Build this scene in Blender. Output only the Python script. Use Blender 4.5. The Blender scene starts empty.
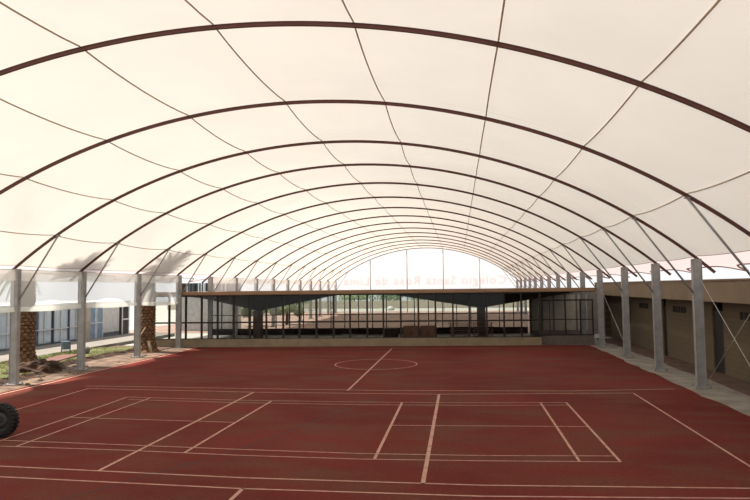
import bpy, bmesh, math, random
from mathutils import Vector, Matrix
random.seed(7)
PI = math.pi
S = bpy.context.scene
COL = S.collection

# ------------------------------------------------------------------ materials
def mat(name, color, rough=0.7, metal=0.0, color2=None, scale=3.0, detail=4.0, bump=0.0, bscale=20.0, lo=0.35, hi=0.65, stretch=(1, 1, 1), spec=0.4):
    m = bpy.data.materials.new(name); m.use_nodes = True
    nt = m.node_tree; N = nt.nodes; L = nt.links
    b = N['Principled BSDF']
    b.inputs['Roughness'].default_value = rough
    b.inputs['Metallic'].default_value = metal
    b.inputs['Specular IOR Level'].default_value = spec
    tc = N.new('ShaderNodeTexCoord'); mp = N.new('ShaderNodeMapping'); mp.inputs['Scale'].default_value = stretch
    L.new(tc.outputs['Object'], mp.inputs['Vector'])
    if color2 is None:
        color2 = tuple(c * 0.82 for c in color)
    n = N.new('ShaderNodeTexNoise'); n.inputs['Scale'].default_value = scale; n.inputs['Detail'].default_value = detail
    r = N.new('ShaderNodeValToRGB'); r.color_ramp.elements[0].position = lo; r.color_ramp.elements[1].position = hi
    r.color_ramp.elements[0].color = (*color2, 1); r.color_ramp.elements[1].color = (*color, 1)
    L.new(mp.outputs['Vector'], n.inputs['Vector']); L.new(n.outputs['Fac'], r.inputs['Fac']); L.new(r.outputs['Color'], b.inputs['Base Color'])
    if bump:
        n2 = N.new('ShaderNodeTexNoise'); n2.inputs['Scale'].default_value = bscale; n2.inputs['Detail'].default_value = 5
        bp = N.new('ShaderNodeBump'); bp.inputs['Strength'].default_value = bump; bp.inputs['Distance'].default_value = 0.05
        L.new(mp.outputs['Vector'], n2.inputs['Vector']); L.new(n2.outputs['Fac'], bp.inputs['Height']); L.new(bp.outputs['Normal'], b.inputs['Normal'])
    return m

def fabric(name, col, trans, trans_col=None, see=0.0, noise=0.04, scale=0.6, fwd=0.0):
    """diffuse + translucent cloth, optionally partly see-through"""
    m = bpy.data.materials.new(name); m.use_nodes = True
    nt = m.node_tree; N = nt.nodes; L = nt.links
    N.remove(N['Principled BSDF']); out = N['Material Output']
    tc = N.new('ShaderNodeTexCoord'); n = N.new('ShaderNodeTexNoise'); n.inputs['Scale'].default_value = scale; n.inputs['Detail'].default_value = 6
    L.new(tc.outputs['Object'], n.inputs['Vector'])
    def ramp(c):
        r = N.new('ShaderNodeValToRGB'); r.color_ramp.elements[0].position = 0.3; r.color_ramp.elements[1].position = 0.7
        r.color_ramp.elements[0].color = (*[x * (1 - noise * 2) for x in c], 1); r.color_ramp.elements[1].color = (*c, 1)
        L.new(n.outputs['Fac'], r.inputs['Fac']); return r
    d = N.new('ShaderNodeBsdfDiffuse'); t = N.new('ShaderNodeBsdfTranslucent')
    L.new(ramp(col).outputs['Color'], d.inputs['Color']); L.new(ramp(trans_col or col).outputs['Color'], t.inputs['Color'])
    mx = N.new('ShaderNodeMixShader'); mx.inputs['Fac'].default_value = trans
    L.new(d.outputs[0], mx.inputs[1]); L.new(t.outputs[0], mx.inputs[2])
    last = mx
    if fwd:   # cloth lets more light straight on than sideways
        rf = N.new('ShaderNodeBsdfRefraction'); rf.inputs['IOR'].default_value = 1.02; rf.inputs['Roughness'].default_value = 0.75; rf.inputs['Color'].default_value = (*(trans_col or col), 1)
        m3 = N.new('ShaderNodeMixShader'); m3.inputs['Fac'].default_value = fwd
        L.new(last.outputs[0], m3.inputs[1]); L.new(rf.outputs[0], m3.inputs[2]); last = m3
    if see:
        tr = N.new('ShaderNodeBsdfTransparent'); m2 = N.new('ShaderNodeMixShader'); m2.inputs['Fac'].default_value = see
        L.new(last.outputs[0], m2.inputs[1]); L.new(tr.outputs[0], m2.inputs[2]); last = m2
    L.new(last.outputs[0], out.inputs['Surface'])
    return m

def glass(name, tint=(0.9, 0.93, 0.92), refl=0.08):
    m = bpy.data.materials.new(name); m.use_nodes = True
    nt = m.node_tree; N = nt.nodes; L = nt.links
    N.remove(N['Principled BSDF']); out = N['Material Output']
    t = N.new('ShaderNodeBsdfTransparent'); t.inputs['Color'].default_value = (*tint, 1)
    g = N.new('ShaderNodeBsdfGlossy'); g.inputs['Roughness'].default_value = 0.03
    mx = N.new('ShaderNodeMixShader'); mx.inputs['Fac'].default_value = refl
    L.new(t.outputs[0], mx.inputs[1]); L.new(g.outputs[0], mx.inputs[2]); L.new(mx.outputs[0], out.inputs['Surface'])
    return m

def court_mat():
    m = bpy.data.materials.new('court_surface'); m.use_nodes = True
    nt = m.node_tree; N = nt.nodes; L = nt.links; b = N['Principled BSDF']
    b.inputs['Roughness'].default_value = 0.9; b.inputs['Specular IOR Level'].default_value = 0.06
    tc = N.new('ShaderNodeTexCoord')
    def noise(sc, det, stretch=(1, 1, 1)):
        mp = N.new('ShaderNodeMapping'); mp.inputs['Scale'].default_value = stretch
        n = N.new('ShaderNodeTexNoise'); n.inputs['Scale'].default_value = sc; n.inputs['Detail'].default_value = det
        L.new(tc.outputs['Object'], mp.inputs['Vector']); L.new(mp.outputs['Vector'], n.inputs['Vector']); return n
    n1 = noise(0.22, 5); n2 = noise(0.75, 10, (0.55, 1.2, 1)); n3 = noise(14, 8)
    r1 = N.new('ShaderNodeValToRGB'); e = r1.color_ramp.elements
    e[0].position = 0.38; e[0].color = (*COURT_A, 1); e[1].position = 0.68; e[1].color = (*COURT_B, 1)
    L.new(n1.outputs['Fac'], r1.inputs['Fac'])
    r2 = N.new('ShaderNodeValToRGB'); e = r2.color_ramp.elements; e[0].position = 0.44; e[0].color = (0, 0, 0, 1); e[1].position = 0.66; e[1].color = (0.85, 0.85, 0.85, 1)
    L.new(n2.outputs['Fac'], r2.inputs['Fac'])
    mx = N.new('ShaderNodeMixRGB'); mx.inputs[2].default_value = (*COURT_DUST, 1)
    L.new(r2.outputs['Color'], mx.inputs[0]); L.new(r1.outputs['Color'], mx.inputs[1])
    r3 = N.new('ShaderNodeValToRGB'); e = r3.color_ramp.elements; e[0].position = 0.3; e[0].color = (0.82, 0.82, 0.82, 1); e[1].position = 0.7; e[1].color = (1.1, 1.1, 1.1, 1)
    L.new(n3.outputs['Fac'], r3.inputs['Fac'])
    mul = N.new('ShaderNodeMixRGB'); mul.blend_type = 'MULTIPLY'; mul.inputs[0].default_value = 1
    L.new(mx.outputs[0], mul.inputs[1]); L.new(r3.outputs['Color'], mul.inputs[2]); L.new(mul.outputs[0], b.inputs['Base Color'])
    return m

def brick_mat(name, c1, c2, mortar, bw=0.4, bh=0.2):
    m = bpy.data.materials.new(name); m.use_nodes = True
    nt = m.node_tree; N = nt.nodes; L = nt.links; b = N['Principled BSDF']; b.inputs['Roughness'].default_value = 0.85
    tc = N.new('ShaderNodeTexCoord'); sp = N.new('ShaderNodeSeparateXYZ'); cb = N.new('ShaderNodeCombineXYZ')
    L.new(tc.outputs['Object'], sp.inputs[0]); L.new(sp.outputs['Y'], cb.inputs['X']); L.new(sp.outputs['Z'], cb.inputs['Y'])
    br = N.new('ShaderNodeTexBrick'); br.inputs['Color1'].default_value = (*c1, 1); br.inputs['Color2'].default_value = (*c2, 1); br.inputs['Mortar'].default_value = (*mortar, 1)
    br.inputs['Scale'].default_value = 1; br.inputs['Brick Width'].default_value = bw; br.inputs['Row Height'].default_value = bh; br.inputs['Mortar Size'].default_value = 0.012
    L.new(cb.outputs[0], br.inputs['Vector']); L.new(br.outputs['Color'], b.inputs['Base Color'])
    return m

COURT_A = (0.105, 0.019, 0.015); COURT_B = (0.150, 0.030, 0.023); COURT_DUST = (0.112, 0.044, 0.028)
M = {}
M['court'] = court_mat()
M['line'] = mat('line_paint', (0.46, 0.27, 0.21), 0.9, color2=(0.27, 0.12, 0.09), scale=5, lo=0.2, hi=0.55)
M['crack'] = mat('dark_crack', (0.04, 0.014, 0.013), 0.9)
M['membrane'] = fabric('membrane', (0.86, 0.83, 0.78), 0.25, (0.97, 0.94, 0.875), noise=0.03, scale=0.5, fwd=0.08)
M['skirt'] = fabric('skirt_fabric', (0.78, 0.73, 0.74), 0.36, (0.88, 0.78, 0.80), see=0.06, noise=0.01)
M['hem'] = mat('hem_cord', (0.36, 0.22, 0.2), 0.8)
M['seam'] = fabric('seam_tape', (0.7, 0.62, 0.52), 0.35, (0.6, 0.5, 0.4))
M['arch'] = mat('arch_paint', (0.12, 0.045, 0.035), 0.55, 0.2)
M['steel'] = mat('galvanised', (0.36, 0.36, 0.355), 0.5, 0.25, color2=(0.28, 0.28, 0.275), scale=4, detail=8)
M['bolt'] = mat('bolt_steel', (0.25, 0.25, 0.26), 0.5, 0.6)
M['cable'] = mat('cable_steel', (0.55, 0.53, 0.5), 0.4, 0.4)
M['mesh'] = fabric('shade_mesh', (0.88, 0.9, 0.88), 0.75, (0.97, 0.98, 0.97), see=0.58, noise=0.02)
M['mesh_hem'] = fabric('shade_mesh_hem', (0.9, 0.9, 0.86), 0.6, (0.95, 0.96, 0.9), see=0.4, noise=0.02)
M['gable'] = fabric('gable_mesh', (0.95, 0.95, 0.95), 0.6, (1, 1, 1), see=0.6, noise=0.01)
M['letter'] = fabric('banner_letter', (0.8, 0.45, 0.5), 0.6, (0.95, 0.6, 0.64), see=0.5, noise=0.01)
M['frame'] = mat('dark_frame', (0.022, 0.014, 0.012), 0.5)
M['fascia'] = mat('fascia_board', (0.36, 0.22, 0.13), 0.75, color2=(0.27, 0.17, 0.10), scale=1.2, stretch=(1, 1, 6))
M['roof'] = mat('roof_sheet', (0.30, 0.22, 0.17), 0.8, scale=1)
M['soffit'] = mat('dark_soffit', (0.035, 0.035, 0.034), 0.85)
M['plinth'] = mat('plinth_render', (0.27, 0.22, 0.14), 0.85, color2=(0.22, 0.17, 0.11), scale=2)
M['conc_col'] = mat('umbrella_concrete', (0.16, 0.13, 0.11), 0.85, scale=4)
M['glass'] = glass('window_glass', (0.84, 0.86, 0.85), 0.012)
M['glassc'] = glass('clear_glass', (0.94, 0.95, 0.96), 0.04)
M['infloor'] = mat('inside_tiles', (0.14, 0.12, 0.11), 0.5)
M['sand'] = mat('sandy_soil', (0.20, 0.14, 0.10), 0.95, color2=(0.07, 0.037, 0.026), scale=1.8, detail=9, bump=0.4, bscale=9)
M['earth'] = mat('dark_earth', (0.085, 0.042, 0.024), 0.95, color2=(0.022, 0.013, 0.008), scale=3, detail=9, bump=0.8, bscale=10)
M['lawn'] = mat('lawn_soil', (0.10, 0.13, 0.035), 0.95, color2=(0.15, 0.12, 0.055), scale=1.3, detail=8, bump=0.6, bscale=25)
M['grass'] = mat('grass_blade', (0.13, 0.19, 0.04), 0.8, color2=(0.19, 0.18, 0.06), scale=0.9)
M['concrete'] = mat('pale_concrete', (0.28, 0.26, 0.22), 0.9, color2=(0.18, 0.16, 0.135), scale=1.5, detail=9, bump=0.2)
M['walk'] = mat('walkway_concrete', (0.23, 0.205, 0.18), 0.9, scale=0.8, detail=8)
M['brown_path'] = mat('brown_path', (0.12, 0.07, 0.05), 0.95, color2=(0.07, 0.042, 0.03), scale=1.4, detail=9, bump=0.2)
M['tan'] = mat('tan_fascia', (0.21, 0.16, 0.105), 0.85, color2=(0.18, 0.135, 0.09), scale=0.7)
M['tanbrick'] = brick_mat('tan_brick', (0.125, 0.095, 0.058), (0.113, 0.086, 0.053), (0.088, 0.066, 0.044))
M['black'] = mat('dark_opening', (0.012, 0.011, 0.011), 0.8)
M['door'] = mat('dark_door', (0.02, 0.018, 0.018), 0.5)
M['whitef'] = mat('white_frame', (0.62, 0.64, 0.66), 0.5)
M['greyf'] = mat('grey_frame', (0.10, 0.11, 0.13), 0.5)
M['curtain'] = mat('pale_blue_curtain', (0.8, 0.86, 0.92), 0.9, color2=(0.66, 0.73, 0.8), scale=2.2, stretch=(1, 3, 0.15))
M['wallwhite'] = mat('white_wall', (0.58, 0.58, 0.57), 0.85)
M['pier'] = mat('beige_pier', (0.42, 0.38, 0.30), 0.85)
M['bluedoor'] = mat('blue_door', (0.20, 0.30, 0.42), 0.5)
M['trunk'] = mat('palm_bark', (0.19, 0.10, 0.05), 0.95, color2=(0.07, 0.035, 0.02), scale=5, detail=8, bump=0.8, bscale=8)
M['stub'] = mat('frond_stub', (0.22, 0.125, 0.065), 0.95, color2=(0.10, 0.052, 0.03), scale=6)
M['frond'] = mat('palm_leaf', (0.16, 0.20, 0.08), 0.7, color2=(0.10, 0.13, 0.05), scale=3)
M['wood'] = mat('weathered_wood', (0.42, 0.33, 0.22), 0.85, scale=6, stretch=(1, 1, 0.2))
M['cabinet'] = mat('cabinet_wood', (0.26, 0.13, 0.09), 0.6, scale=4, stretch=(1, 1, 0.2))
M['stack'] = mat('bench_wood', (0.22, 0.12, 0.085), 0.7, scale=4)
M['binblue'] = mat('blue_grey_bin', (0.13, 0.18, 0.24), 0.55)
M['ball'] = mat('grey_ball', (0.16, 0.16, 0.17), 0.5)
M['slab'] = mat('red_clay_slab', (0.17, 0.08, 0.065), 0.9, scale=3)
M['rubber'] = mat('tyre_rubber', (0.008, 0.008, 0.009), 0.75, bump=0.2)
M['rim'] = mat('wheel_rim', (0.05, 0.05, 0.05), 0.5, 0.4)
M['leafa'] = mat('leaf_mid', (0.34, 0.42, 0.24), 0.8, color2=(0.22, 0.28, 0.15), scale=2)
M['leafb'] = mat('leaf_pale', (0.45, 0.52, 0.32), 0.8, color2=(0.28, 0.36, 0.2), scale=2)
M['pale'] = mat('pale_wall', (0.66, 0.58, 0.46), 0.85)
M['paving'] = mat('far_paving', (0.42, 0.40, 0.37), 0.9, scale=0.5)
M['carwhite'] = mat('car_paint', (0.75, 0.76, 0.78), 0.3)
M['cargrey'] = mat('car_grey', (0.22, 0.24, 0.27), 0.3)
M['inwall'] = mat('inner_wall', (0.2, 0.17, 0.15), 0.9)
M['farcourt'] = mat('far_court', (0.36, 0.235, 0.195), 0.85, color2=(0.30, 0.19, 0.16), scale=0.4, detail=6)

# ------------------------------------------------------------------ helpers
def newobj(name, me, m=None, parent=None):
    o = bpy.data.objects.new(name, me); COL.objects.link(o)
    if m is not None: me.materials.append(m)
    if parent is not None: o.parent = parent
    return o
def build(name, bm, m, parent=None, smooth=False):
    me = bpy.data.meshes.new(name)
    bmesh.ops.recalc_face_normals(bm, faces=bm.faces)
    if smooth:
        for f in bm.faces: f.smooth = True
    bm.to_mesh(me); bm.free()
    return newobj(name, me, m, parent)
def box(bm, x0, x1, y0, y1, z0, z1, mx=None):
    v = [bm.verts.new(p) for p in ((x0, y0, z0), (x1, y0, z0), (x1, y1, z0), (x0, y1, z0), (x0, y0, z1), (x1, y0, z1), (x1, y1, z1), (x0, y1, z1))]
    if mx is not None:
        for q in v: q.co = mx @ q.co
    for f in ((0, 1, 2, 3), (4, 5, 6, 7), (0, 1, 5, 4), (1, 2, 6, 5), (2, 3, 7, 6), (3, 0, 4, 7)): bm.faces.new([v[i] for i in f])
    return v
def bxo(name, dims, m, parent=None, bevel=0.0):
    bm = bmesh.new(); box(bm, *dims)
    if bevel: bmesh.ops.bevel(bm, geom=bm.edges[:], offset=bevel, segments=2, affect='EDGES')
    return build(name, bm, m, parent)
def tube(bm, pts, r, n=8, cap=True):
    rings = []
    pts = [Vector(p) for p in pts]
    for i, p in enumerate(pts):
        d = (pts[min(i + 1, len(pts) - 1)] - pts[max(i - 1, 0)]).normalized()
        a = Vector((0, 0, 1)) if abs(d.z) < 0.95 else Vector((1, 0, 0))
        u = d.cross(a).normalized(); w = d.cross(u).normalized()
        rr = r[i] if isinstance(r, (list, tuple)) else r
        rings.append([bm.verts.new(p + rr * (math.cos(2 * PI * k / n) * u + math.sin(2 * PI * k / n) * w)) for k in range(n)])
    for a, b in zip(rings, rings[1:]):
        for k in range(n): bm.faces.new((a[k], a[(k + 1) % n], b[(k + 1) % n], b[k]))
    if cap:
        bm.faces.new(rings[0][::-1]); bm.faces.new(rings[-1])
def tubeo(name, pts, r, m, parent=None, n=8): 
    bm = bmesh.new(); tube(bm, pts, r, n); return build(name, bm, m, parent, smooth=True)
def empty(name, loc=(0, 0, 0), rz=0):
    o = bpy.data.objects.new(name, None); COL.objects.link(o); o.location = loc; o.rotation_euler = (0, 0, rz); o.empty_display_size = 0.2
    return o
def tag(o, label, cat, group=None, kind=None):
    o['label'] = label; o['category'] = cat
    if group: o['group'] = group
    if kind: o['kind'] = kind
    return o
def struct(o): o['kind'] = 'structure'; return o
KIDS = {}
def copy_tree(o, parent=None):
    c = o.copy(); COL.objects.link(c)
    if parent is not None: c.parent = parent
    for ch in list(o.children): copy_tree(ch, c)
    return c
ORD = ['first', 'second', 'third', 'fourth', 'fifth', 'sixth', 'seventh', 'eighth', 'ninth', 'tenth', 'eleventh', 'twelfth', 'thirteenth', 'fourteenth', 'fifteenth', 'sixteenth', 'seventeenth', 'eighteenth']

# ------------------------------------------------------------------ vault geometry
XL, XR = -12.5, 11.55
XC, ZC, RA = -0.5, -10.4, 18.97
ZS = 4.25
YL = [-14.3, -9.3, -4.24, 0.8, 5.45, 9.55, 14.3, 19.0] + [19.0 + 4.7 * k for k in range(1, 12)]
YR = [-14.5, -9.2, -3.98, 1.25, 6.2, 10.5, 15.2, 20.4] + [20.4 + 4.86 * k for k in range(1, 12)]
def lerp(tab, i):
    k = max(0, min(len(tab) - 2, int(math.floor(i + 4)))); f_ = i + 4 - k
    return tab[k] * (1 - f_) + tab[k + 1] * f_
def yl(i): return lerp(YL, i)
def yr(i): return lerp(YR, i)
def ya(i, x): return yl(i) + (yr(i) - yl(i)) * (x - XL) / (XR - XL)
TH0 = math.asin((XL - XC) / RA); TH1 = math.asin((XR - XC) / RA)
def P(i, th, dr=0.0):
    x = XC + (RA + dr) * math.sin(th); z = ZC + (RA + dr) * math.cos(th)
    return Vector((x, ya(i, x), z))
I0, I1 = -4, 13

# ------------------------------------------------------------------ ground & court
bm = bmesh.new(); box(bm, -70, 70, -40, 130, -0.5, -0.03); struct(build('ground', bm, M['paving']))
# red court slab with a ragged right edge
def ragged(name, left, right, y0, y1, z, m, amp, thick=0.02, step=0.5, ampl=0.0):
    bm = bmesh.new(); n = int((y1 - y0) / step); a = []; b = []
    for k in range(n + 1):
        y = y0 + (y1 - y0) * k / n
        l = (left(y) if callable(left) else left) + random.uniform(-ampl, ampl)
        r = (right(y) if callable(right) else right) + random.uniform(-amp, amp)
        a.append(bm.verts.new((l, y, z))); b.append(bm.verts.new((r, y, z)))
    fs = [bm.faces.new((a[k], b[k], b[k + 1], a[k + 1])) for k in range(n)]
    ex = bmesh.ops.extrude_face_region(bm, geom=fs)
    for v in [g for g in ex['geom'] if isinstance(g, bmesh.types.BMVert)]: v.co.z -= thick
    return build(name, bm, m)
def wall_y(x): return 20.42 + 0.073 * x
court = ragged('floor', -11.62, lambda y: 11.05 + 0.04 * math.sin(y * 0.9) + 0.03 * math.sin(y * 2.3), -24, 21.1, 0.0, M['court'], 0.04)
struct(court)
struct(ragged('ground_sandy_strip'.replace('_sandy_strip', ''), -14.8, -11.5, -24, 20.0, -0.005, M['sand'], 0.05))
struct(ragged('trim_1', 10.85, lambda y: 12.45 + 0.06 * math.sin(y), -24, 22.2, -0.006, M['concrete'], 0.03))
struct(bxo('trim_2', (12.35, 13.7, -24, 26, -0.4, -0.012), M['brown_path']))

def strip(bm, pts, w, z=0.004, t=0.004):
    """painted line: polyline on the floor, given width"""
    pts = [Vector((p[0], p[1])) for p in pts]
    L_, R_ = [], []
    for i, p in enumerate(pts):
        d = (pts[min(i + 1, len(pts) - 1)] - pts[max(i - 1, 0)]).normalized(); nrm = Vector((-d.y, d.x))
        L_.append(bm.verts.new((*(p + nrm * w / 2), z))); R_.append(bm.verts.new((*(p - nrm * w / 2), z)))
    for i in range(len(pts) - 1): bm.faces.new((L_[i], L_[i + 1], R_[i + 1], R_[i]))
def lines(name, polys, m=None, z=0.004):
    bm = bmesh.new()
    for pts, w in polys: strip(bm, pts, w, z)
    return build(name, bm, m or M['line'], court)
W = 0.05
circ = [(0.04 + 1.81 * math.cos(a), 11.95 + 1.81 * math.sin(a)) for a in [2 * PI * k / 64 for k in range(65)]]
circ2 = [(0.0 + 1.81 * math.cos(a), -12 + 1.81 * math.sin(a)) for a in [2 * PI * k / 64 for k in range(65)]]
lines('basketball_line', [([(-9.56, 5.25), (0.92, 4.98), (7.13, 5.29), (10.63, 5.91)], W), ([(0.02, 4.9), (0.01, 18.89)], 0.07), (circ, W),
      ([(-10.7, 19.45), (-0.96, 19.05), (8.1, 19.35)], W), ([(-11.38, 3.2), (-11.34, 6.08), (-11.5, 9.12), (-11.36, 14.83), (-11.55, 19.6)], 0.09),
      ([(-11.36, -19), (-11.38, 3.2)], 0.09),
      ([(-11.3, -4.5), (-4.71, -4.96), (-0.06, -5.17), (4.0, -5.16), (8.23, -4.84), (10.6, -4.5)], W), ([(0, -5.15), (0, -19)], 0.07), (circ2, W)])
lines('volleyball_line', [([(-9.09, 4.72), (-3.02, 4.36), (3.05, 4.38), (9.09, 5.01)], W), ([(-9.09, 4.72), (-8.96, 1.06), (-9, -4.2)], W), ([(9.09, 5.01), (9.03, -2.99), (9.0, -4.3)], W),
      ([(-3.02, 4.36), (-3.09, -4.42)], 0.07), ([(3.05, 4.38), (3.04, -4.62)], 0.08), ([(-9, -4.15), (-5.21, -4.33), (-0.26, -4.59), (4.02, -4.6), (8.45, -4.33), (9.0, -4.28)], W)], z=0.006)
lines('badminton_line', [([(-6.78, 3.17), (-3.04, 2.9), (0.76, 2.86), (4.28, 3.0), (6.76, 3.22)], 0.04), ([(-6.5, 2.76), (-2.84, 2.5), (0.82, 2.46), (4.27, 2.6), (6.8, 2.84)], 0.04),
      ([(-6.7, -2.9), (-3.49, -2.98), (-0.78, -3.15), (1.71, -3.2), (4.07, -3.1), (6.74, -2.93)], 0.04), ([(-6.75, -2.41), (-3.74, -2.55), (-0.94, -2.7), (1.65, -2.79), (4.08, -2.72), (6.74, -2.51)], 0.04),
      ([(-6.78, 3.17), (-6.71, 0.21), (-6.7, -2.92)], 0.05), ([(-5.96, 3.07), (-5.97, -2.9)], 0.05), ([(6.76, 3.22), (6.74, -2.93)], 0.055), ([(6.02, 3.16), (5.97, -2.96)], 0.055),
      ([(-1.95, 2.8), (-2.01, -3.05)], 0.06), ([(2.01, 2.86), (2.0, -3.18)], 0.065), ([(-6.71, 0.1), (-1.97, -0.15)], 0.04), ([(2.04, -0.15), (6.73, 0.1)], 0.04)], z=0.008)
cr = []
base = [(-6.0, -11.6), (-2.79, -6.01), (-2.26, -5.13), (-0.96, -2.64), (0.0, 0.1), (0.81, 2.52), (2.02, 5.77), (4.12, 9.62)]
for a, b in zip(base, base[1:]):
    for k in range(8): t = k / 8; cr.append((a[0] + (b[0] - a[0]) * t + random.uniform(-.02, .02), a[1] + (b[1] - a[1]) * t))
lines('crack', [(cr, 0.05), ([(-0.9, -3.8), (-0.2, -1.5), (0.3, -0.6), (0.7, 1.0)], 0.02)], M['crack'], z=0.003)

# ------------------------------------------------------------------ membrane
def over_l(i, t): return (0.35 if i == 2 else 0.6) + (0.9 if i == 2 else 0.8) * abs(2 * t - 1) ** 4
def over_r(i, t): return 0.85 + 0.68 * abs(2 * t - 1) ** 6
def edge(i, t, side):
    sag = 0.13 * math.sin(PI * t) ** 0.8
    return P(i + t, TH0 if side == 'l' else TH1, 0.10 - sag * 0.45)
def skirt_pt(i, t, side, f):
    o = (over_l if side == 'l' else over_r)(i, t) * f; p = edge(i, t, side)
    return p + Vector((-o if side == 'l' else o, 0, -0.34 * o))
def membrane():
    bm = bmesh.new(); NS = 10; NT = 72
    rows = []
    for i in range(I0, I1):
        for s in range(NS + (1 if i == I1 - 1 else 0)):
            t = s / NS; sag = 0.13 * math.sin(PI * t) ** 0.8; row = []
            for k in range(NT + 1):
                th = TH0 + (TH1 - TH0) * k / NT
                e = min(1.0, 0.45 + 4 * min(k, NT - k) / NT)
                row.append(bm.verts.new(P(i + t, th, 0.10 - sag * e)))
            rows.append(row)
    for a, b in zip(rows, rows[1:]):
        for k in range(len(a) - 1): bm.faces.new((a[k], a[k + 1], b[k + 1], b[k]))
    return bm
def skirt(side):
    bm = bmesh.new(); NS = 24; rows = []
    for i in range(I0, I1):
        for s in range(NS + (1 if i == I1 - 1 else 0)):
            rows.append([bm.verts.new(skirt_pt(i, s / NS, side, k / 4)) for k in range(5)])
    for a, b in zip(rows, rows[1:]):
        for k in range(4): bm.faces.new((a[k], a[k + 1], b[k + 1], b[k]))
    return bm
mem = build('fabric_canopy', membrane(), M['membrane'], smooth=True)
tag(mem, 'cream white tensioned fabric roof vaulting over the red sports court', 'fabric roof')
for xs in (-11.0, -8.8, -6.28, -3.8, -1.0, 1.8, 4.52, 7.05, 9.58):
    th = math.asin((xs - XC) / RA); pts = []
    for i in range(I0, I1):
        for s in range(8):
            t = s / 8; pts.append(P(i + t, th, 0.075 - 0.13 * math.sin(PI * t) ** 0.8))
    tubeo('seam', pts, 0.018, M['seam'], mem, 6)
for side in 'lr':
    build('scalloped_skirt', skirt(side), M['skirt'], mem, smooth=True)
    for f_, rr in ((0.0, 0.012), (1.0, 0.032)):
        tubeo('hem_cord', [skirt_pt(i, s / 16, side, f_) for i in range(I0, I1) for s in range(16)], rr, M['hem'], mem, 6)

# arches: each an I-shaped curved steel rib with a tail past the columns
def arch_bm(i):
    bm = bmesh.new(); n = 90
    t0 = TH0 - 0.75 / RA; t1 = TH1 + 0.75 / RA
    def prof(dr0, dr1, hw):
        prev = None
        for k in range(n + 1):
            th = t0 + (t1 - t0) * k / n
            a = P(i, th, dr0); b = P(i, th, dr1)
            q = [bm.verts.new(p + Vector((0, s * hw, 0))) for p, s in ((a, -1), (a, 1), (b, 1), (b, -1))]
            if prev:
                for j in range(4): bm.faces.new((prev[j], prev[(j + 1) % 4], q[(j + 1) % 4], q[j]))
            else: bm.faces.new(q)
            prev = q
        bm.faces.new(prev[::-1])
    prof(-0.035, -0.025, 0.026); prof(-0.025, 0.045, 0.01); prof(0.045, 0.055, 0.026)
    return bm
for i in range(-2, I1 + 1):
    o = build('steel_arch', arch_bm(i), M['arch'])
    tag(o, f'dark red-brown curved steel rib under the white fabric, {ORD[i + 2]} counted from the camera', 'arch', 'steel arches under the fabric roof')

# columns: H sections with base plate, bolts and top plate
def make_column():
    r = empty('steel_column')
    bm = bmesh.new(); h = ZS - 0.02
    box(bm, -0.145, -0.125, -0.09, 0.09, 0.03, h); box(bm, 0.125, 0.145, -0.09, 0.09, 0.03, h); box(bm, -0.125, 0.125, -0.065, 0.065, 0.03, h)
    build('shaft', bm, M['steel'], r)
    bxo('base_plate', (-0.25, 0.25, -0.22, 0.22, 0.0, 0.03), M['steel'], r, 0.004)
    for sx in (-1, 1):
        for sy in (-1, 1):
            bm = bmesh.new(); bmesh.ops.create_cone(bm, cap_ends=True, segments=6, radius1=0.028, radius2=0.024, depth=0.05, matrix=Matrix.Translation((sx * 0.21, sy * 0.17, 0.055)))
            build('bolt', bm, M['bolt'], r)
    bm = bmesh.new(); box(bm, -0.11, 0.11, -0.085, -0.065, h - 0.35, h - 0.02)
    build('top_plate', bm, M['steel'], r)
    for zz in (h - 0.1, h - 0.27):
        bm = bmesh.new(); bmesh.ops.create_cone(bm, cap_ends=True, segments=8, radius1=0.02, radius2=0.02, depth=0.03, matrix=Matrix.Translation((0, -0.095, zz)) @ Matrix.Rotation(PI / 2, 4, 'X'))
        build('plate_bolt', bm, M['bolt'], r)
    return r
proto = make_column(); used = False
def place_col(x, y, label, group):
    global used
    o = proto if not used else copy_tree(proto); used = True
    o.location = (x, y, 0); tag(o, label, 'column', group); return o
for i in range(0, I1 + 1):
    n = ORD[i]
    place_col(XL, yl(i), (f'grey steel column on the left side of the court, {n} from the camera' if i < 4 else f'grey steel column rising behind the pavilion roof in the left row, {n} from the camera'), 'steel columns in the left row')
for i in range(-1, I1 + 1):
    lab = 'grey steel column just past the right edge, ahead of the right row' if i < 0 else (f'grey steel column on the right side of the court, {ORD[i]} in view from the camera' if i < 4 else f'grey steel column rising behind the pavilion roof in the right row, {ORD[i]} from the camera')
    place_col(XR, yr(i), lab, 'steel columns in the right row')
# struts from column to arch
def strut(i, side):
    if side == 'l':
        x0, x1 = XL + 0.145, -10.9; z0 = 3.1
    else:
        x0, x1 = XR - 0.145, 9.62; z0 = 3.12
    y = ya(i, x0)
    th = math.asin((x1 - XC) / RA); q = P(i, th, -0.035)
    a = Vector((x0, y, z0)); r = empty('diagonal_strut', a)
    tubeo('tube', [(0, 0, 0), q - a], 0.032, M['steel'], r, 10)
    bm = bmesh.new(); d = (q - a); box(bm, -0.06, 0.02, -0.008, 0.008, -0.08, 0.08); build('gusset', bm, M['steel'], r)
    bm = bmesh.new(); box(bm, d.x - 0.06, d.x + 0.06, d.y - 0.05, d.y + 0.05, d.z - 0.02, d.z + 0.02); build('clamp', bm, M['bolt'], r)
    s = 'left' if side == 'l' else 'right'
    k = ORD[i] if side == 'l' else ORD[i + 1]
    tag(r, f'slanting grey tubular strut on the {s} side, {k} counted from the camera', 'strut', f'diagonal struts along the {s} side')
for i in range(0, I1 + 1): strut(i, 'l')
for i in range(-1, I1 + 1): strut(i, 'r')
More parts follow.
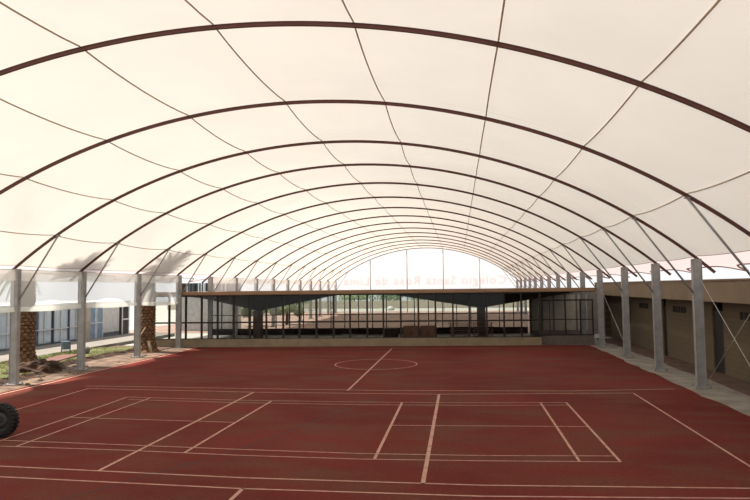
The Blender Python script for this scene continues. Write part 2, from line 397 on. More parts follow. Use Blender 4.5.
# thin bracing cables on the right row
def cable(name_lab, a, b):
    r = tubeo('bracing_cable', [a, b], 0.009, M['cable'], None, 6); tag(r, name_lab, 'cable', 'bracing cables on the right side')
cable('thin steel cable running down from the top of the nearest right column towards the camera', (XR + 0.05, yr(0) - 0.14, 3.55), (XR + 0.05, yr(-1) + 0.14, 0.1))
cable('thin steel cable rising from the foot of the nearest right column towards the camera', (XR + 0.1, yr(0) - 0.14, 0.15), (XR + 0.1, yr(-1) + 0.14, 3.55))
cable('thin steel cable slanting between the third and fourth right columns', (XR + 0.05, yr(3) - 0.14, 3.1), (XR + 0.05, yr(2) + 0.14, 0.3))

# shade mesh screens on the left
def screen(i, zb0, zb1, label):
    r = empty('shade_screen', (XL + 0.02, (yl(i) + yl(i + 1)) / 2, 0)); h = (yl(i + 1) - yl(i)) / 2 - 0.16
    def sheet(name, zt0, zt1, zb0, zb1, m, x):
        bm = bmesh.new(); n = 16; a = []; b = []
        for k in range(n + 1):
            t = k / n; y = -h + 2 * h * t; dx = x + 0.02 * math.sin(t * 9 + i)
            a.append(bm.verts.new((dx, y, zt0 + (zt1 - zt0) * t - 0.03 * math.sin(PI * t)))); b.append(bm.verts.new((dx * 1.6, y, zb0 + (zb1 - zb0) * t - 0.05 * math.sin(PI * t))))
        for k in range(n): bm.faces.new((a[k], a[k + 1], b[k + 1], b[k]))
        return build(name, bm, m, r, smooth=True)
    sheet('mesh_sheet', 4.22, 4.22, zb0, zb1, M['mesh'], 0)
    sheet('top_band', 4.2, 4.2, 3.8, 3.8, M['mesh_hem'], 0.04)
    sheet('hem', zb0 + 0.16, zb1 + 0.16, zb0 - 0.01, zb1 - 0.01, M['mesh_hem'], 0.03)
    tubeo('edge_cord', [(0.02, -h - 0.04, 4.2), (0.02, h + 0.04, 4.2)], 0.012, M['steel'], r, 6)
    tag(r, label, 'mesh screen', 'mesh screens between the left columns')
screen(-1, 2.66, 2.66, 'translucent white mesh screen hanging ahead of the first left column')
screen(0, 2.66, 2.66, 'translucent white mesh screen between first and second left columns, palm behind it')
screen(1, 2.66, 2.62, 'translucent white mesh screen between second and third left columns')
screen(2, 2.62, 2.56, 'translucent white mesh screen between third and fourth left columns, before the farther palm')
for i in range(4, I1): screen(i, 2.6, 2.6, f'translucent white mesh screen behind the pavilion roof, bay {ORD[i]} along the left columns')

# far gable with poles and banner lettering
gy = lambda x: ya(I1, x) + 0.05
bm = bmesh.new(); n = 60; a = []; b = []
for k in range(n + 1):
    x = XL + (XR - XL) * k / n; z = ZC + math.sqrt(RA ** 2 - (x - XC) ** 2)
    a.append(bm.verts.new((x, gy(x), 3.3))); b.append(bm.verts.new((x, gy(x), z + 0.05)))
for k in range(n): bm.faces.new((a[k], a[k + 1], b[k + 1], b[k]))
gab = build('end_banner', bm, M['gable'])
tag(gab, 'big bright white translucent banner closing the far end of the vault', 'banner')
cu = bpy.data.curves.new('letters', 'FONT'); cu.body = 'Colegio Santa Rosa de Lima'; cu.size = 1.6; cu.extrude = 0.005; cu.space_character = 1.16; cu.align_x = 'CENTER'
tob = bpy.data.objects.new('letters_tmp', cu); COL.objects.link(tob)
dg = bpy.context.evaluated_depsgraph_get(); me = bpy.data.meshes.new_from_object(tob.evaluated_get(dg)); bpy.data.objects.remove(tob)
wdt = max(v.co.x for v in me.vertices) - min(v.co.x for v in me.vertices)
for v in me.vertices: v.co.x *= 21.6 / wdt
slope = (yr(I1) - yl(I1)) / (XR - XL)
let = newobj('lettering', me, M['letter'], gab)
cx = -0.7
let.location = (cx, gy(cx) + 0.03, 3.72); let.rotation_euler = (PI / 2, 0, PI + math.atan(slope))
for k, x in enumerate((-7.85, -3.0, 1.8, 6.6)):
    o = tubeo('gable_pole', [(x, gy(x) - 0.12, 0), (x, gy(x) - 0.12, ZC + math.sqrt(RA ** 2 - (x - XC) ** 2) - 0.1)], 0.06, M['steel'], None, 8)
    tag(o, f'thin grey upright pole in front of the far banner, {ORD[k]} from the left', 'pole', 'poles at the far end')

# ------------------------------------------------------------------ glass pavilion
pav = empty('glass_pavilion', (0, 20.4, 0)); tag(pav, 'long low glass-walled pavilion with flat brown roof crossing behind the court', 'building')
OY = 20.4
def pb(name, m, boxes, parent=pav):
    bm = bmesh.new()
    for bx in boxes: box(bm, bx[0], bx[1], bx[2] - OY, bx[3] - OY, bx[4], bx[5])
    return build(name, bm, m, parent)
def skew(name, m, x0, x1, dy0, dy1, z0, z1, parent=pav, yf=wall_y):
    bm = bmesh.new(); v = box(bm, x0, x1, 0, 1, z0, z1)
    for q in v:
        q.co.y = yf(q.co.x) - OY + (dy0 if q.co.y < 0.5 else dy1)
    return build(name, bm, m, parent)
ZR0, ZR1 = 3.03, 3.25
PX0 = -14.6
skew('plinth', M['plinth'], PX0, 8.38, -0.06, 0.14, -0.02, 0.46)
mul = [-12.3, -11.35, -10.39, -9.44, -8.46, -7.49, -6.49, -5.53, -4.54, -3.53, -2.56, -1.56, -0.62, 0.39, 1.41, 2.39, 3.39, 4.33, 5.32, 6.3, 7.28, 8.33]
mul = [-14.25, -13.3] + [m_ * 1.0 for m_ in mul]
for x in mul: skew('mullion', M['frame'], x - 0.048, x + 0.048, -0.03, 0.08, 0.46, ZR0)
skew('transom', M['frame'], PX0, 8.38, -0.035, 0.05, 1.38, 1.47)
skew('sill', M['frame'], PX0, 8.38, -0.05, 0.1, 0.455, 0.50)
skew('head_rail', M['frame'], PX0, 8.38, -0.04, 0.1, ZR0 - 0.07, ZR0)
for x0, x1 in zip([PX0] + mul, mul): skew('glass_pane', M['glass'], x0 + 0.035, x1 - 0.035, 0.0, 0.006, 0.5, ZR0 - 0.07)
# framed screen at the right end, set back
yb = lambda x: wall_y(x) + 0.55
skew('entrance_frame', M['frame'], 8.3, 11.45, -0.03, 0.05, 2.5, 2.58, yf=yb)
skew('entrance_frame', M['frame'], 8.3, 11.45, -0.03, 0.05, 0.50, 0.57, yf=yb)
skew('entrance_frame', M['frame'], 8.3, 11.45, -0.03, 0.05, 1.40, 1.45, yf=yb)
for x in (8.36, 8.95, 9.85, 10.7, 11.4): skew('entrance_mullion', M['frame'], x - 0.035, x + 0.035, -0.03, 0.05, 0.5, 2.55, yf=yb)
skew('entrance_plinth', M['conc_col'], 8.3, 11.45, -0.05, 0.1, 0, 0.5, yf=yb)
skew('corner_post', M['frame'], 8.32, 8.4, -0.05, 0.6, 0, 2.9)
# roof
yf = lambda x: wall_y(x) - 0.25
skew('roof_slab', M['roof'], PX0, 11.45, 0.06, 9.6, ZR0, ZR1 - 0.02, yf=yf)
skew('fascia', M['fascia'], PX0, 11.5, 0, 0.06, ZR0 + 0.03, ZR1, yf=yf)
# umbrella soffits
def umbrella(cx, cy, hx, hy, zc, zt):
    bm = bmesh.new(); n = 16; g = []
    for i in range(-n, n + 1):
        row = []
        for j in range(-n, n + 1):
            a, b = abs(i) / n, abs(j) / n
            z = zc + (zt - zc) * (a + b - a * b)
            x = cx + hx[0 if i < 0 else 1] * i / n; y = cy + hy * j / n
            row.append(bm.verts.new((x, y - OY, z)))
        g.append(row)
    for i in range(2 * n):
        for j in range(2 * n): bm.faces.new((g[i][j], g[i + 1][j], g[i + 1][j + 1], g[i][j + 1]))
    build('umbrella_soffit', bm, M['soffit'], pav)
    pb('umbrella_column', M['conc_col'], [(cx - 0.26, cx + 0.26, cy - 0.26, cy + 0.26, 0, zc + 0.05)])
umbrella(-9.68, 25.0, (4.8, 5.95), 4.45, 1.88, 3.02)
umbrella(5.15, 25.3, (6.55, 6.2), 4.4, 1.99, 3.02)
# back wall
yk = lambda x: 29.4 + 0.07 * x
skew('back_plinth', M['soffit'], PX0, 8.6, 0, 0.2, 0, 0.46, yf=yk)
x = PX0
while x < 8.6:
    skew('back_mullion', M['frame'], x - 0.03, x + 0.03, 0, 0.08, 0.46, ZR0, yf=yk); x += 1.01
skew('back_transom', M['frame'], PX0, 8.6, 0, 0.06, 1.42, 1.48, yf=yk)
skew('back_glass', M['glass'], PX0, 8.6, 0.03, 0.036, 0.46, ZR0, yf=yk)
pb('inside_floor', M['infloor'], [(PX0, 11.4, 21.2, 30, -0.02, 0.02)])
# right end interior: pale panels behind the entrance screen
skew('inner_wall', M['inwall'], 8.6, 15.0, 0.0, 0.1, 0.0, 3.0, yf=lambda x: yk(x) - 1.2)
for k in range(5):
    x0 = 8.75 + k * 0.78
    skew('pale_panel', M['pier'], x0, x0 + 0.66, -0.04, 0.0, 0.3, 2.75, yf=lambda x: yk(x) - 1.2)

# furniture inside the pavilion
def cabinet(x, y, w, label):
    r = empty('cabinet', (x, y, 0.02))
    bxo('carcass', (-w / 2, w / 2, -0.25, 0.25, 0.06, 1.02), M['cabinet'], r, 0.01)
    bxo('base', (-w / 2 + 0.03, w / 2 - 0.03, -0.22, 0.22, 0, 0.06), M['frame'], r)
    for s in (-1, 1):
        d = bxo('door', (min(s * 0.01, s * (w / 2 - 0.02)), max(s * 0.01, s * (w / 2 - 0.02)), -0.27, -0.25, 0.1, 0.98), M['cabinet'], r, 0.005)
        bxo('handle', (s * 0.05 - 0.012, s * 0.05 + 0.012, -0.3, -0.27, 0.45, 0.7), M['frame'], d)
    tag(r, label, 'cabinet', 'cabinets behind the glass')
cabinet(0.84, 22.5, 0.98, 'low brown wooden cabinet behind the glass wall, left of the pair')
cabinet(1.86, 22.5, 0.92, 'low brown wooden cabinet behind the glass wall, right of the pair')
def bench(x, y, z, rz, label, L_=1.3):
    r = empty('wooden_bench', (x, y, z), rz)
    bxo('seat', (-L_ / 2, L_ / 2, -0.17, 0.17, 0.2, 0.235), M['stack'], r, 0.005)
    bxo('stretcher', (-L_ / 2 + 0.12, L_ / 2 - 0.12, -0.02, 0.02, 0.08, 0.12), M['stack'], r)
    for s in (-1, 1): bxo('leg', (s * (L_ / 2 - 0.12) - 0.025, s * (L_ / 2 - 0.12) + 0.025, -0.15, 0.15, 0, 0.2), M['stack'], r)
    tag(r, label, 'bench', 'stacked benches behind the glass')
for c, (x, nn) in enumerate(((3.75, 5), (5.15, 5))):
    for k in range(nn):
        pos = ['lowest', 'second from the bottom', 'middle', 'second from the top', 'topmost'][k]
        bench(x + random.uniform(-.03, .03), 22.7 + c * 0.05, 0.02 + 0.2355 * k, random.uniform(-.03, .03), f'brown wooden bench, {pos} in the {"left" if c == 0 else "right"} stack behind the glass')
def low_box(name, x, y, w, h, m, label, cat):
    r = empty(name, (x, y, 0.02)); bxo('body', (-w / 2, w / 2, -0.2, 0.2, 0, h), m, r, 0.02); bxo('lid', (-w / 2 - 0.01, w / 2 + 0.01, -0.21, 0.21, h, h + 0.04), m, r, 0.005); tag(r, label, cat)
low_box('storage_box', -3.0, 22.3, 0.85, 0.46, M['paving'], 'low pale grey chest on the floor behind the glass, left of centre', 'chest')
low_box('dark_crate', -0.45, 22.6, 0.9, 0.8, M['soffit'], 'dark crate beside the left cabinet behind the glass', 'crate')

# ------------------------------------------------------------------ left: soil, lawn, walkway, classroom block, palms
def bank_x(y):
    pts = [(-24, -13.0), (4, -13.0), (8.8, -13.0), (10, -13.7), (12, -14.3), (17.5, -13.95), (30, -13.9)]
    for (a, xa), (b, xb) in zip(pts, pts[1:]):
        if a <= y <= b: return xa + (xb - xa) * (y - a) / (b - a)
    return pts[-1][1]
def lawn_mesh():
    bm = bmesh.new(); ys = [-12 + 0.3 * k for k in range(100)]
    rows = []
    for y in ys:
        bx = bank_x(y) + random.uniform(-0.12, 0.12)
        row = [bm.verts.new((-17.15, y, 0.16)), bm.verts.new((-16, y, 0.17 + random.uniform(0, .02))), bm.verts.new((bx - 0.6, y, 0.19 + random.uniform(-.01, .03))), bm.verts.new((bx - 0.15, y, 0.17 + random.uniform(-.02, .04)))]
        rows.append(row)
    for a, b in zip(rows, rows[1:]):
        for k in range(3): bm.faces.new((a[k], a[k + 1], b[k + 1], b[k]))
    return bm, rows
bm, rows = lawn_mesh(); ends = [(r[3].co.copy()) for r in rows]
struct(build('lawn_ground', bm, M['lawn']))
bm = bmesh.new(); prev = None
for e in ends:
    q = [bm.verts.new(e), bm.verts.new((e.x + 0.12 + random.uniform(-.04, .06), e.y, e.z - 0.10 + random.uniform(-.02, .02))), bm.verts.new((e.x + 0.3 + random.uniform(-.06, .1), e.y, 0.0)), bm.verts.new((e.x + 0.3, e.y, -0.03)), bm.verts.new((e.x - 0.5, e.y, -0.03))]
    if prev:
        for k in range(4): bm.faces.new((prev[k], prev[k + 1], q[k + 1], q[k]))
    prev = q
struct(build('earth_bank', bm, M['earth']))
# grass blades
bm = bmesh.new()
for k in range(15000):
    y = random.uniform(3, 17.4); x = random.uniform(-17.1, bank_x(y) - 0.1)
    if math.sin(x * 3.1 + y) + math.sin(y * 2.3) < -0.9 and random.random() < 0.7: continue
    a = random.uniform(0, PI); h = random.uniform(0.03, 0.08); w = 0.012
    dx, dy = math.cos(a) * w, math.sin(a) * w; lx, ly = random.uniform(-.03, .03), random.uniform(-.03, .03)
    bm.faces.new([bm.verts.new((x - dx, y - dy, 0.17)), bm.verts.new((x + dx, y + dy, 0.17)), bm.verts.new((x + lx, y + ly, 0.17 + h))])
tag(build('grass', bm, M['grass']), 'short green and yellowish grass on the strip beyond the left columns', 'grass', kind='stuff')
struct(bxo('walkway', (-20.9, -17.1, -12, 28.2, -0.03, 0.17), M['walk']))
struct(bxo('paved_court', (-17.1, -12.9, 17.4, 20.2, -0.03, 0.03), M['brown_path']))
# roots and soil heap by the near palm
bm = bmesh.new(); bmesh.ops.create_icosphere(bm, subdivisions=4, radius=1)
for v in bm.verts:
    p = v.co; f = 1 + 0.12 * math.sin(9 * p.x + 3 * p.y) + 0.1 * math.sin(13 * p.y + 5 * p.z) + random.uniform(-.07, .07)
    v.co = Vector((p.x * 0.6 * f, p.y * 1.5 * f, max(p.z, -0.1) * 0.48 * f))
o = build('soil_heap', bm, M['earth']); o.location = (-13.7, 8.2, 0.02); tag(o, 'heap of dark brown earth and roots beside the nearer palm trunk', 'soil heap')
o = bxo('clay_slab', (-0.45, 0.45, -1.6, 1.6, 0, 0.05), M['slab'], None, 0.01); o.location = (-15.0, 11.6, 0.2); o.rotation_euler = (0, 0, 0.25); tag(o, 'flat reddish clay slab lying on the lawn right of the nearer palm', 'slab')
for k in range(26):
    y = random.uniform(3.5, 18.5); x = random.uniform(-12.9, -11.8) if y < 10 else random.uniform(-13.5, -11.9)
    bm = bmesh.new(); bmesh.ops.create_icosphere(bm, subdivisions=2, radius=random.uniform(0.03, 0.09))
    for v in bm.verts: v.co = Vector((v.co.x * 1.3, v.co.y, v.co.z * 0.6)) * random.uniform(0.85, 1.15)
    o = build('loose_stone', bm, M['sand']); o.location = (x, y, 0.02); tag(o, 'small pale stone lying on the sandy strip by the left columns', 'stone', 'loose stones along the left columns')

# classroom block with curtained windows
cb = empty('classroom_block', (-20.8, 8, 0.17)); tag(cb, 'single-storey classroom block with pale blue curtained windows beyond the lawn at left', 'building')
def cbx(name, m, x0, x1, y0, y1, z0, z1, parent=cb):
    bm = bmesh.new(); box(bm, x0 + 20.8, x1 + 20.8, y0 - 8, y1 - 8, z0 - 0.17, z1 - 0.17); return build(name, bm, m, parent)
cbx('roof_slab', M['wallwhite'], -27, -20.72, -12, 28.4, 2.42, 2.62)
cbx('back_wall', M['pier'], -27, -26.8, -12, 28, 0.17, 2.42)
cbx('lintel', M['wallwhite'], -20.95, -20.75, -12, 28, 2.3, 2.42)
y = -11.5
k = 0
while y < 22.0:
    y1 = y + 1.55
    w = cbx('window_frame', M['greyf'], -20.86, -20.76, y, y + 0.08, 0.17, 2.3)
    cbx('rail', M['whitef'], -20.86, -20.77, y + 0.08, y1, 1.05, 1.11, w)
    cbx('rail', M['greyf'], -20.86, -20.77, y + 0.08, y1, 0.17, 0.24, w)
    cbx('glazing_bar', M['whitef'], -20.85, -20.78, (y + y1) / 2 - 0.0, (y + y1) / 2 + 0.05, 0.24, 2.3, w)
    bm = bmesh.new(); prev = None; n = 60
    for j in range(n + 1):
        yy = y + 0.08 + (y1 - y - 0.08) * j / n; xx = -20.9 + 0.03 * math.sin(j * 1.25 + k) + random.uniform(-.006, .006)
        q = [bm.verts.new((xx + 20.8, yy - 8, 0.1)), bm.verts.new((xx + 20.8, yy - 8, 2.13))]
        if prev: bm.faces.new((prev[0], q[0], q[1], prev[1]))
        prev = q
    build('curtain', bm, M['curtain'], w, smooth=True)
    if k % 5 == 4: cbx('door_leaf', M['greyf'], -20.9, -20.87, y + 0.1, y + 0.35, 0.17, 2.3, w)
    cbx('pane', M['glassc'], -20.83, -20.82, y + 0.08, y1, 0.24, 2.3, w)
    y = y1; k += 1
cbx('inner_wall', M['pier'], -21.6, -21.5, -12, 28, 0.17, 2.42)
cbx('pier', M['pier'], -21.0, -20.6, 22.0, 23.1, 0.17, 2.42)
d = cbx('door', M['bluedoor'], -20.85, -20.8, 23.15, 24.9, 0.17, 2.3)
for yy in (23.15, 23.9, 24.05, 24.8): cbx('door_frame', M['whitef'], -20.87, -20.76, yy, yy + 0.09, 0.17, 2.3, d)
cbx('push_bar', M['whitef'], -20.8, -20.74, 23.2, 24.85, 1.15, 1.23, d)
cbx('white_panel', M['wallwhite'], -20.88, -20.8, 24.95, 27.0, 0.45, 2.3)
cbx('panel_base', M['greyf'], -20.9, -20.78, 24.95, 27.0, 0.17, 0.45)
cbx('end_post', M['frame'], -20.9, -20.7, 27.0, 27.15, 0.17, 2.42)
d = cbx('glazed_door', M['frame'], -20.86, -20.8, 27.25, 28.3, 0.17, 2.42)
for yy in (27.25, 28.2): cbx('door_frame', M['whitef'], -20.9, -20.74, yy, yy + 0.14, 0.17, 2.3, d)
cbx('door_rail', M['whitef'], -20.9, -20.74, 27.4, 28.2, 1.2, 1.3, d)

# palms
def trunk_bm(r0, r1, h, seed):
    bm = bmesh.new(); rnd = random.Random(seed); n = 28; nz = int(h / 0.07); rings = []
    for j in range(nz + 1):
        z = h * j / nz; f = z / h
        r = (r1 + (r0 - r1) * math.exp(-z * 3.2)) * (1 if z < 3 else max(0.6, 1 - (z - 3) * 0.25)) ; 
        ring = []
        for k in range(n):
            a = 2 * PI * k / n; kn = 0.035 * (1 if ((k // 2 + (j // 2)) % 2) else -0.4) + rnd.uniform(-.012, .012)
            ring.append(bm.verts.new(((r + kn) * math.cos(a) + 0.05 * math.sin(z * .7), (r + kn) * math.sin(a), z)))
        rings.append(ring)
    for a, b in zip(rings, rings[1:]):
        for k in range(n): bm.faces.new((a[k], a[(k + 1) % n], b[(k + 1) % n], b[k]))
    bm.faces.new(rings[-1]); bm.faces.new(rings[0][::-1])
    return bm
def frond_me():
    bm = bmesh.new(); n = 26; L_ = 2.3; pts = []
    for k in range(n + 1):
        t = k / n; pts.append(Vector((L_ * t * (1 - 0.18 * t), 0, 0.55 * t - 1.55 * t * t)))
    tube(bm, pts, [0.03 * (1 - 0.8 * k / n) for k in range(n + 1)], 5)
    for k in range(3, n):
        t = k / n; ln = 0.42 * math.sin(PI * min(1, t * 0.9 + 0.08)) + 0.08
        for s in (-1, 1):
            for q in (0, 0.5):
                p = pts[k] + (pts[min(k + 1, n)] - pts[k]) * q
                tip = p + Vector((0.22, s * ln, -0.16 + 0.06 * random.random())); w = Vector((0.02, 0, 0))
                bm.faces.new([bm.verts.new(p - w), bm.verts.new(p + w), bm.verts.new(tip)])
    me = bpy.data.meshes.new('frond'); bm.to_mesh(me); bm.free(); me.materials.append(M['frond']); return me
FM = frond_me()
def palm(x, y, z, r0, r1, h, nfr, seed, label, stakes=False):
    r = empty('palm_tree', (x, y, z)); rnd = random.Random(seed)
    build('trunk', trunk_bm(r0, r1, h, seed), M['trunk'], r)
    bm = bmesh.new()
    for j in range(int(h / 0.16)):
        zz = 0.25 + j * 0.16
        for k in range(11):
            a = 2 * PI * (k + 0.5 * (j % 2)) / 11; rr = r1 + (r0 - r1) * math.exp(-zz * 3.2)
            mx = Matrix.Translation((rr * math.cos(a) + 0.05 * math.sin(zz * .7), rr * math.sin(a), zz)) @ Matrix.Rotation(a, 4, 'Z') @ Matrix.Rotation(-0.5, 4, 'Y')
            box(bm, -0.02, 0.05, -0.07, 0.07, -0.05, 0.07 + rnd.uniform(-.02, .03), mx)
    build('leaf_stubs', bm, M['stub'], r)
    for k in range(nfr):
        a = k * 2.399; el = rnd.uniform(-0.8, 0.7)
        if math.cos(a) > 0.1: el = rnd.uniform(-0.9, -0.35)
        if seed == 5 and math.cos(a) > 0.2 and k % 2: continue
        o = newobj('frond', FM, None, r)
        o.location = (0, 0, h - 0.05); o.rotation_euler = (rnd.uniform(-.2, .2), el, a); s = rnd.uniform(0.8, 1.1); o.scale = (s, s, s)
    if not stakes:
        for k in range(9):
            o = newobj('frond', FM, None, r); a = 1.75 + k * 0.36; o.location = (0, 0, 4.0 + 0.1 * (k % 3)); o.rotation_euler = (0, rnd.uniform(0.0, 0.3), a); o.scale = (.8, .8, .8)
    if stakes:
        for (a, b, rad) in (((-0.75, -0.35, 0.0), (0.15, -0.45, 1.35), 0.035), ((0.5, -0.45, 0.0), (0.28, -0.36, 0.62), 0.085)):
            tubeo('wooden_stake', [a, b], rad, M['wood'], r, 7)
    tag(r, label, 'palm tree', 'palms by the left columns')
palm(-15.5, 9.9, 0.1, 0.75, 0.37, 7.2, 44, 3, 'thick-trunked palm beside the first left column, the nearer of the two')
palm(-13.35, 16.9, 0.0, 0.68, 0.36, 6.3, 44, 5, 'thick-trunked palm propped by wooden stakes beside the third left column', True)

# litter bin and ball on the lawn
b = empty('litter_bin', (-16.55, 14.5, 0.17)); tag(b, 'small blue-grey litter bin on legs at the edge of the lawn', 'bin')
bm = bmesh.new(); bmesh.ops.create_cone(bm, cap_ends=True, segments=20, radius1=0.17, radius2=0.22, depth=0.42, matrix=Matrix.Translation((0, 0, 0.4))); build('body', bm, M['binblue'], b)
for s in (-1, 1): bxo('leg', (s * 0.24 - 0.02, s * 0.24 + 0.02, -0.02, 0.02, 0, 0.62), M['binblue'], b)
bxo('crossbar', (-0.24, 0.24, -0.015, 0.015, 0.1, 0.13), M['whitef'], b)
bm = bmesh.new(); bmesh.ops.create_uvsphere(bm, u_segments=24, v_segments=16, radius=0.19)
o = build('ball', bm, M['ball'], None, True); o.location = (-15.1, 14.0, 0.38); tag(o, 'dark grey ball on the lawn next to the second left column', 'ball')

# ------------------------------------------------------------------ right building
rb = empty('brick_building', (13.55, 8, 0)); tag(rb, 'long low tan block building with deep fascia behind the right columns', 'building')
def rbx(name, m, x0, x1, y0, y1, z0, z1, parent=rb):
    bm = bmesh.new(); box(bm, x0 - 13.55, x1 - 13.55, y0 - 8, y1 - 8, z0, z1); return build(name, bm, m, parent)
DO = [(9.35, 10.35), (15.75, 16.3), (22.0, 23.1)]
edges = [-12] + [v for d in DO for v in d] + [27]
for a_, b_ in zip(edges[0::2], edges[1::2]): rbx('wall', M['tanbrick'], 13.55, 13.75, a_, b_, -0.05, 2.78)
rbx('fascia', M['tan'], 12.65, 12.77, -12, 27, 2.76, 3.5)
rbx('soffit', M['tan'], 12.77, 13.75, -12, 27, 2.76, 2.8)
rbx('roof_edge', M['tan'], 12.62, 12.85, -12, 27, 3.5, 3.56)
rbx('roof', M['roof'], 12.85, 20, -12, 27, 3.4, 3.54)
rbx('back_wall', M['tanbrick'], 17.0, 17.2, -12, 27, 0, 3.4); rbx('end_wall', M['tanbrick'], 13.2, 17.2, 26.8, 27, 0, 3.4)
for a_, b_ in DO[:2]:
    d = rbx('door', M['door'], 13.62, 13.68, a_, b_, 0, 2.35); rbx('transom_light', M['glass'], 13.62, 13.64, a_, b_, 2.35, 2.78, d)
d = rbx('window', M['greyf'], 13.6, 13.68, 22.0, 23.1, 0, 1.1); rbx('pane', M['glass'], 13.62, 13.63, 22.0, 23.1, 1.1, 2.7, d)
for y0 in (6.3, 13.2, 18.6, 2.0):
    for k in range(5):
        yy = y0 + k * 0.34; rbx('vent_opening', M['black'], 13.53, 13.6, yy, yy + 0.22, 2.12, 2.4)

# ------------------------------------------------------------------ beyond the pavilion
struct(bxo('floor', (-24, 26, 31, 72, -0.03, 0.0), M['farcourt']))
tag(bxo('low_wall', (-45, 50, 84, 84.4, 0, 1.2), M['pale']), 'long pale low wall beyond the far court', 'wall')
def tree(x, y, w, h, m, label, seed, n=1500, trunk=True):
    r = empty('tree', (x, y, 0)); rnd = random.Random(seed)
    tubeo('trunk', [(0, 0, 0), (0.05, 0, h * 0.6)], 0.12, M['trunk'], r, 8)
    bm = bmesh.new(); blobs = [(rnd.uniform(-.5, .5) * w, rnd.uniform(-.4, .4) * w, h * rnd.uniform(.5, .82), rnd.uniform(.22, .38) * w) for _ in range(9)]
    for k in range(n):
        bx, by, bz, br = rnd.choice(blobs); d = Vector((rnd.gauss(0, 1), rnd.gauss(0, 1), rnd.gauss(0, 1))).normalized()
        rr = br * rnd.uniform(.7, 1.0); p = Vector((bx, by, bz)) + Vector((d.x * rr, d.y * rr, d.z * rr * 0.6)); p.z = max(.2, min(h, p.z))
        u = Vector((rnd.gauss(0, 1), rnd.gauss(0, 1), rnd.gauss(0, 1))).normalized(); v = d.cross(u).normalized() * 0.11; u = u * 0.16
        bm.faces.new([bm.verts.new(p - u), bm.verts.new(p + v), bm.verts.new(p + u), bm.verts.new(p - v)])
    build('foliage', bm, m, r); tag(r, label, 'tree', 'trees beyond the far court')
tx = [(-30, 70, 5, 2.8), (-14.6, 39, 2.4, 2.3), (-12.2, 41, 2.2, 2.1), (-21, 78, 5, 2.8), (-14, 90, 3.9, 2.75), (-8, 91, 3.9, 2.75), (-2, 90, 3.9, 2.75), (4, 92, 3.9, 2.75), (10, 90, 3.9, 2.75), (17, 91, 3.9, 2.75)]
names = ['far left behind the striped block', 'small, left of the pair behind the pavilion glass', 'small, right of the pair behind the pavilion glass', 'left of the far court beyond the second palm', 'at the left end of the row over the pale low wall', 'second in the row over the pale low wall', 'third in the row over the pale low wall', 'fourth in the row over the pale low wall', 'fifth in the row over the pale low wall', 'at the right end of the row over the pale low wall']
for k, ((x, y, w, h), nm) in enumerate(zip(tx, names)): tree(x, y, w, h, M['leafa'] if k % 2 else M['leafb'], 'leafy green tree ' + nm, k, 1500)
bm = bmesh.new(); bmesh.ops.create_icosphere(bm, subdivisions=3, radius=0.5)
for v in bm.verts: v.co = Vector((v.co.x * 1.1, v.co.y, max(v.co.z, -0.2) * 0.9)) * random.uniform(0.95, 1.05)
o = build('white_boulder', bm, M['wallwhite'], None, True); o.location = (-6.2, 76, 0.12); tag(o, 'small white boulder on the pale paving beyond the far court', 'boulder')
# striped block at far left behind the pavilion roof
sb = empty('striped_block', (-16.6, 33, 0)); tag(sb, 'dark block with vertical louvred stripes showing above the left end of the pavilion roof', 'building')
bxo('core', (-2.4, 1.8, 0.0, 3, 3.0, 3.9), M['greyf'], sb, 0.0); bxo('lower_wall', (-2.4, 1.8, 0.1, 3, 0, 3.0), M['wallwhite'], sb, 0.0)
for k in range(38):
    m = [M['greyf'], M['binblue'], M['whitef'], M['soffit'], M['brown_path'], M['curtain']][random.choice([0, 0, 1, 2, 3, 3, 4, 5, 3, 0])]
    x0 = -2.4 + k * 0.11; bxo('louvre', (x0, x0 + 0.07, -0.12, 0, 2.95, 3.88), m, sb)

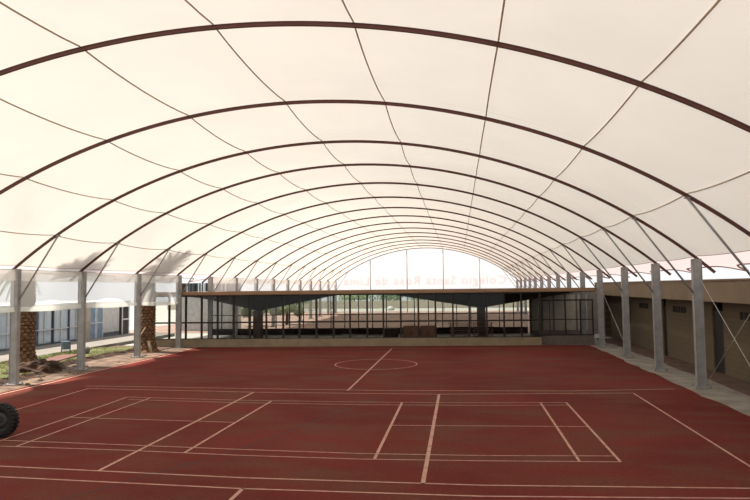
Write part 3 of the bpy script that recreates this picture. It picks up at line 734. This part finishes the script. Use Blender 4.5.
# ------------------------------------------------------------------ wheel at the left edge
wh = empty('wheel', (-6.96, -2.12, 0.0)); tag(wh, 'black knobbly off-road tyre on its rim at the left edge of the court', 'wheel')
def ringm(name, prof, m, parent, n=56):
    bm = bmesh.new(); rings = []
    for k in range(n):
        a = 2 * PI * k / n; rings.append([bm.verts.new((r * math.cos(a), y, 0.395 + r * math.sin(a))) for r, y in prof])
    for k in range(n):
        a, b_ = rings[k], rings[(k + 1) % n]
        for j in range(len(prof)): bm.faces.new((a[j], a[(j + 1) % len(prof)], b_[(j + 1) % len(prof)], b_[j]))
    return build(name, bm, m, parent, True)
ty = ringm('tyre', [(0.225, -0.085), (0.26, -0.105), (0.33, -0.11), (0.37, -0.09), (0.38, 0), (0.37, 0.09), (0.33, 0.11), (0.26, 0.105), (0.225, 0.085)], M['rubber'], wh)
bm = bmesh.new()
for k in range(26):
    for s in (-1, 1):
        a = 2 * PI * (k + 0.25 * s) / 26; mx = Matrix.Translation((0, 0, 0.395)) @ Matrix.Rotation(-a, 4, 'Y') @ Matrix.Translation((0.372, s * 0.055, 0)) @ Matrix.Rotation(s * 0.4, 4, 'X')
        box(bm, -0.025, 0.024, -0.045, 0.045, -0.02, 0.02, mx)
build('tread_lugs', bm, M['rubber'], ty)
rm = ringm('rim', [(0.235, -0.09), (0.225, 0.085), (0.21, 0.085), (0.20, -0.03), (0.215, -0.08)], M['rim'], wh)
ringm('rim_disc', [(0.21, -0.04), (0.21, -0.02), (0.03, -0.04), (0.03, -0.06), (0.12, -0.07)], M['rim'], rm)
tubeo('hub', [(0, -0.09, 0.395), (0, 0.25, 0.395)], 0.045, M['rim'], wh, 14)

# ------------------------------------------------------------------ light, world, camera
w = bpy.data.worlds.new('World'); S.world = w; w.use_nodes = True
bg = w.node_tree.nodes['Background']; bg.inputs['Color'].default_value = (1.0, 1.0, 1.0, 1); bg.inputs['Strength'].default_value = 1.0
sd = bpy.data.lights.new('sun', 'SUN'); sd.energy = 10.0; sd.angle = math.radians(2.0); sd.color = (1.0, 0.93, 0.82)
so = bpy.data.objects.new('sun', sd); COL.objects.link(so)
so.rotation_euler = Vector((-0.6, 0.1, 1.0)).to_track_quat('Z', 'Y').to_euler()

f, pitch, yaw, roll = 620.615, 0.0598262, -0.131962, -0.0110044
def ray(x, y):
    cr, sr = math.cos(roll), math.sin(roll); x, y = cr * x - sr * y, sr * x + cr * y
    cp, sp = math.cos(pitch), math.sin(pitch); d = cp - sp * y; Z = sp + cp * y
    c, s = math.cos(yaw), math.sin(yaw)
    return Vector((c * x + s * d, -s * x + c * d, Z))
fw = ray(0, 0); rt = ray(1, 0) - fw; up = ray(0, 1) - fw
cam = bpy.data.cameras.new('camera'); co = bpy.data.objects.new('camera', cam); COL.objects.link(co)
mt = Matrix((rt, up, -fw)).transposed().to_4x4(); mt.translation = Vector((3.70579, -15.58735, 3.40883)); co.matrix_world = mt
cam.sensor_width = 36; cam.lens = f * 36 / 750; cam.clip_end = 500
S.camera = co
S.view_settings.view_transform = 'Standard'; S.view_settings.look = 'None'; S.view_settings.gamma = 1; S.view_settings.exposure = 0.0; S.view_settings.use_curve_mapping = False
